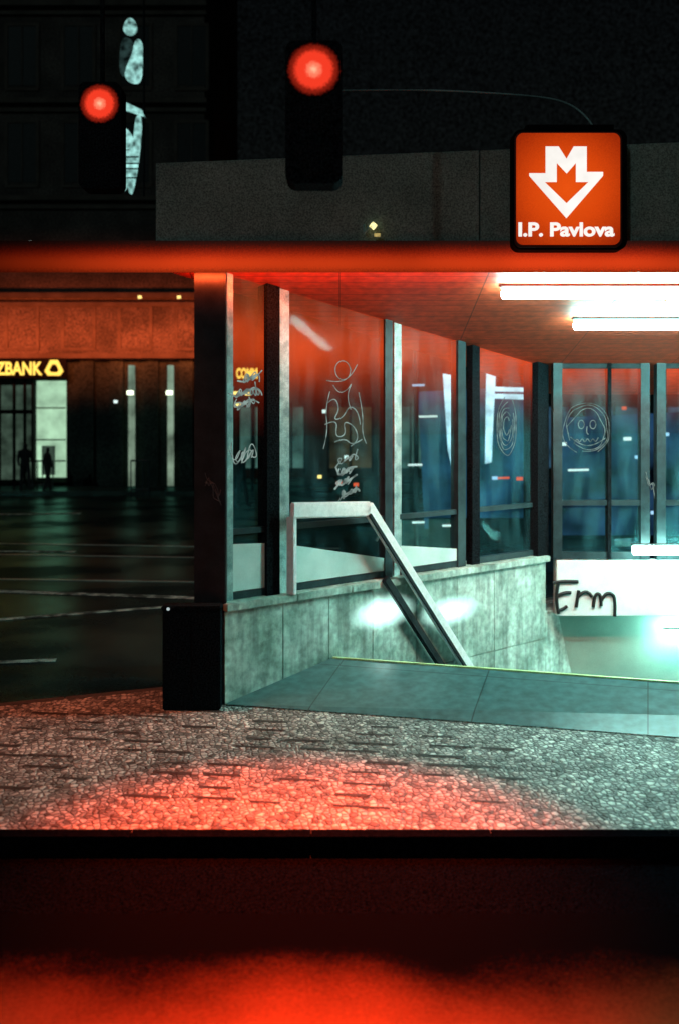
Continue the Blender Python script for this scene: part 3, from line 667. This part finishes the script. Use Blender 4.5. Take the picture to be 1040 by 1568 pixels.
pal=dict(w=emis('dl_white',(.8,1,.95),1.2),y=emis('dl_yellow',(1,.7,.2),1.8),r=emis('dl_red',(1,.12,.04),.9),b=emis('dl_blue',(.4,.7,1),1.1))
def dot(px,py,Y,r,c,w=0):
    kq=Y/1524; x=(px-520)*kq; z=2.3-(py-650)*kq
    tube('lamp_'+c,[(x-.02-w,Y,z),(x+.02+w,Y,z+w*.05)],r,pal[c],dl)  # glowing dots standing in for reflected lights, no lamps there
for px,py,c,w in((497,630,'w',.02),(655,638,'w',.16),(640,590,'b',.10),(635,712,'w',.12),(770,732,'r',.10),(795,733,'r',.04),(757,732,'b',.03),(960,672,'w',.05),(1020,665,'b',.02),(975,700,'b',.02),(955,625,'r',.02),(850,608,'b',.03),(860,680,'w',.06),(885,720,'w',.18),(930,755,'w',.02),(365,620,'y',.04),(360,602,'y',.06),(380,603,'y',.03),(490,730,'y',.02),(520,740,'r',.04),(545,742,'r',.03),(690,805,'w',.15),(640,800,'w',.1),(530,700,'w',.02),(705,745,'b',.02),(1000,785,'b',.03),(668,527,'y',.02)):
    dot(px,py,19.5,.034 if w<.08 else .020,c,w)
for px,py,c in((215,455,'y'),(275,455,'y'),(45,388,'y'),(48,372,'w'),(178,615,'w')):
    dot(px,py,30,.045,c,.03)
for x in(1.5,6,9): tube('post',[(x,19.6,-.12),(x,19.6,4.2)],.05,M_hous,dl)
fl=empty('fascia_lamp_reflection')  # glowing dots painted for a lamp mirrored on the fascia, bracket added
tube('reflection_dot',[(.255,8.09,3.93),(.29,8.09,3.90)],.026,emis('warm_reflection',(1,.9,.4),1.2,.5,30),fl)
tube('reflection_dot_low',[(.28,8.09,3.84),(.33,8.09,3.84)],.014,emis('warm_reflection2',(.8,.6,.2),.5,.4,30),fl)
tube('bracket',[(.20,8.14,3.93),(.20,8.1,3.86),(.27,8.1,3.95)],.012,M_alu,fl)

def railing(x0,x1,y,h=1.0,n=7):
    e=empty('street_railing')
    for z in(.15,h): tube('bar',[(x0,y,z),(x1,y,z)],.03,M_frame,e)
    for i in range(n): x=x0+(x1-x0)*i/(n-1); tube('baluster',[(x,y,-.12),(x,y,h)],.02,M_frame,e)
railing(-11.3,-10.2,35.5); railing(-6.9,-6.3,33,1.1,4)
M_steel=surf('worn_rail_steel',(.5,.5,.46),(.3,.3,.28),scale=3,rough=.3,metal=.8)
M_paint=surf('road_paint',(.85,.86,.76),(.08,.09,.08),scale=5,rough=.6,lo=.42,hi=.6)
tr=empty('tram_track')
for a,b in(((-24,17.2),(-1.2,15.2)),((-24,20.5),(0,17.8)),((-24,22.2),(0,19.4))):
    beam('rail',(*a,-.115),(*b,-.115),.06,.012,M_steel,tr)
rm=empty('road_marking')
for a,b,w in(((-9,15.2),(-1.7,13.8),.16),((-9,10.2),(-2.0,13.3),.10),((-16,26),(-7,27),.2),((-16,19.3),(-5,18.9),.12),((-9,9.2),(-2.9,10.2),.10)):
    beam('line',(*a,-.112),(*b,-.112),w,.008,M_paint,rm)

def person(x,y,h=1.72,zb=-.12,step=.16,turn=0,name='pedestrian'):
    J=[(0,0,.95),(0,0,1.15),(0,0,1.38),(0,.0,1.50),(0,-.02,1.58),(0,-.02,1.70),
       (.19,0,1.40),(.25,.05,1.13),(.24,-.06,.90),(-.19,0,1.40),(-.25,-.03,1.13),(-.24,-.14,.92),
       (.10,0,.90),(.11,-step*.6,.50),(.11,-step,.07),(.11,-step-.16,.03),(-.10,0,.90),(-.11,step*.3,.50),(-.11,step,.09),(-.11,step-.14,.03)]
    E=[(0,1),(1,2),(2,3),(3,4),(4,5),(2,6),(6,7),(7,8),(2,9),(9,10),(10,11),(0,12),(12,13),(13,14),(14,15),(0,16),(16,17),(17,18),(18,19)]
    R=[.16,.15,.17,.06,.085,.09,.075,.055,.04,.075,.055,.04,.10,.075,.05,.04,.10,.075,.05,.04]
    me=bpy.data.meshes.new('body'); me.from_pydata(J,E,[]); me.materials.append(surf('dark_clothes',(.02,.022,.025),rough=.8))
    e=empty(name); o=link(bpy.data.objects.new('body',me),e)
    sk=o.modifiers.new('skin','SKIN')
    for i,v in enumerate(me.skin_vertices[0].data): v.radius=(R[i],R[i]*.8); v.use_root=(i==0)
    ss=o.modifiers.new('sub','SUBSURF'); ss.levels=2; ss.render_levels=2
    e.location=(x,y,zb); e.scale=(h/1.78,)*3; e.rotation_euler=(0,0,turn)
person(-11.1,35.2,1.85,turn=.6); person(-10.25,35.0,1.7,turn=2.2); person(-2.85,29,1.75,turn=1.3)

# ---------------------------------------------------------------- world, camera
w=bpy.data.worlds.new('World'); S.world=w; w.use_nodes=True; nt=w.node_tree; N=nt.nodes;L=nt.links
bg=N['Background']; sky=N.new('ShaderNodeTexSky'); sky.sky_type='NISHITA'; sky.sun_disc=False; sky.sun_elevation=math.radians(4); sky.sun_rotation=math.radians(200)
hs=N.new('ShaderNodeHueSaturation'); hs.inputs['Saturation'].default_value=.8; hs.inputs['Hue'].default_value=.49; L.new(sky.outputs[0],hs.inputs['Color'])
tc=N.new('ShaderNodeTexCoord'); n=N.new('ShaderNodeTexNoise'); n.inputs['Scale'].default_value=380; n.inputs['Detail'].default_value=1
L.new(tc.outputs['Generated'],n.inputs['Vector'])
mr=N.new('ShaderNodeMapRange'); mr.inputs[1].default_value=.3; mr.inputs[2].default_value=.75; mr.inputs[3].default_value=.0003; mr.inputs[4].default_value=.0024
L.new(n.outputs['Fac'],mr.inputs[0]); L.new(mr.outputs[0],bg.inputs[1]); L.new(hs.outputs[0],bg.inputs[0])
sl=bpy.data.lights.new('front_fill_sun','SUN'); sl.energy=.19; sl.angle=math.radians(2); sl.color=(.65,.98,1)  # dim sun added from the front to lift the fascia
so=bpy.data.objects.new('front_fill_sun',sl); link(so); so.rotation_euler=(math.radians(66),0,math.radians(-25))
cam=bpy.data.cameras.new('camera'); cam.sensor_fit='VERTICAL'; cam.sensor_height=36; cam.sensor_width=24; cam.lens=35; cam.shift_y=-134/1568; cam.clip_end=2000; cam.clip_start=.05
cam.dof.use_dof=True; cam.dof.focus_distance=8.8; cam.dof.aperture_fstop=1.2
co=bpy.data.objects.new('camera',cam); link(co); co.location=(0,0,2.3); co.rotation_euler=(math.pi/2,0,0)
S.camera=co
S.view_settings.view_transform='Standard'; S.view_settings.look='None'; S.view_settings.exposure=0
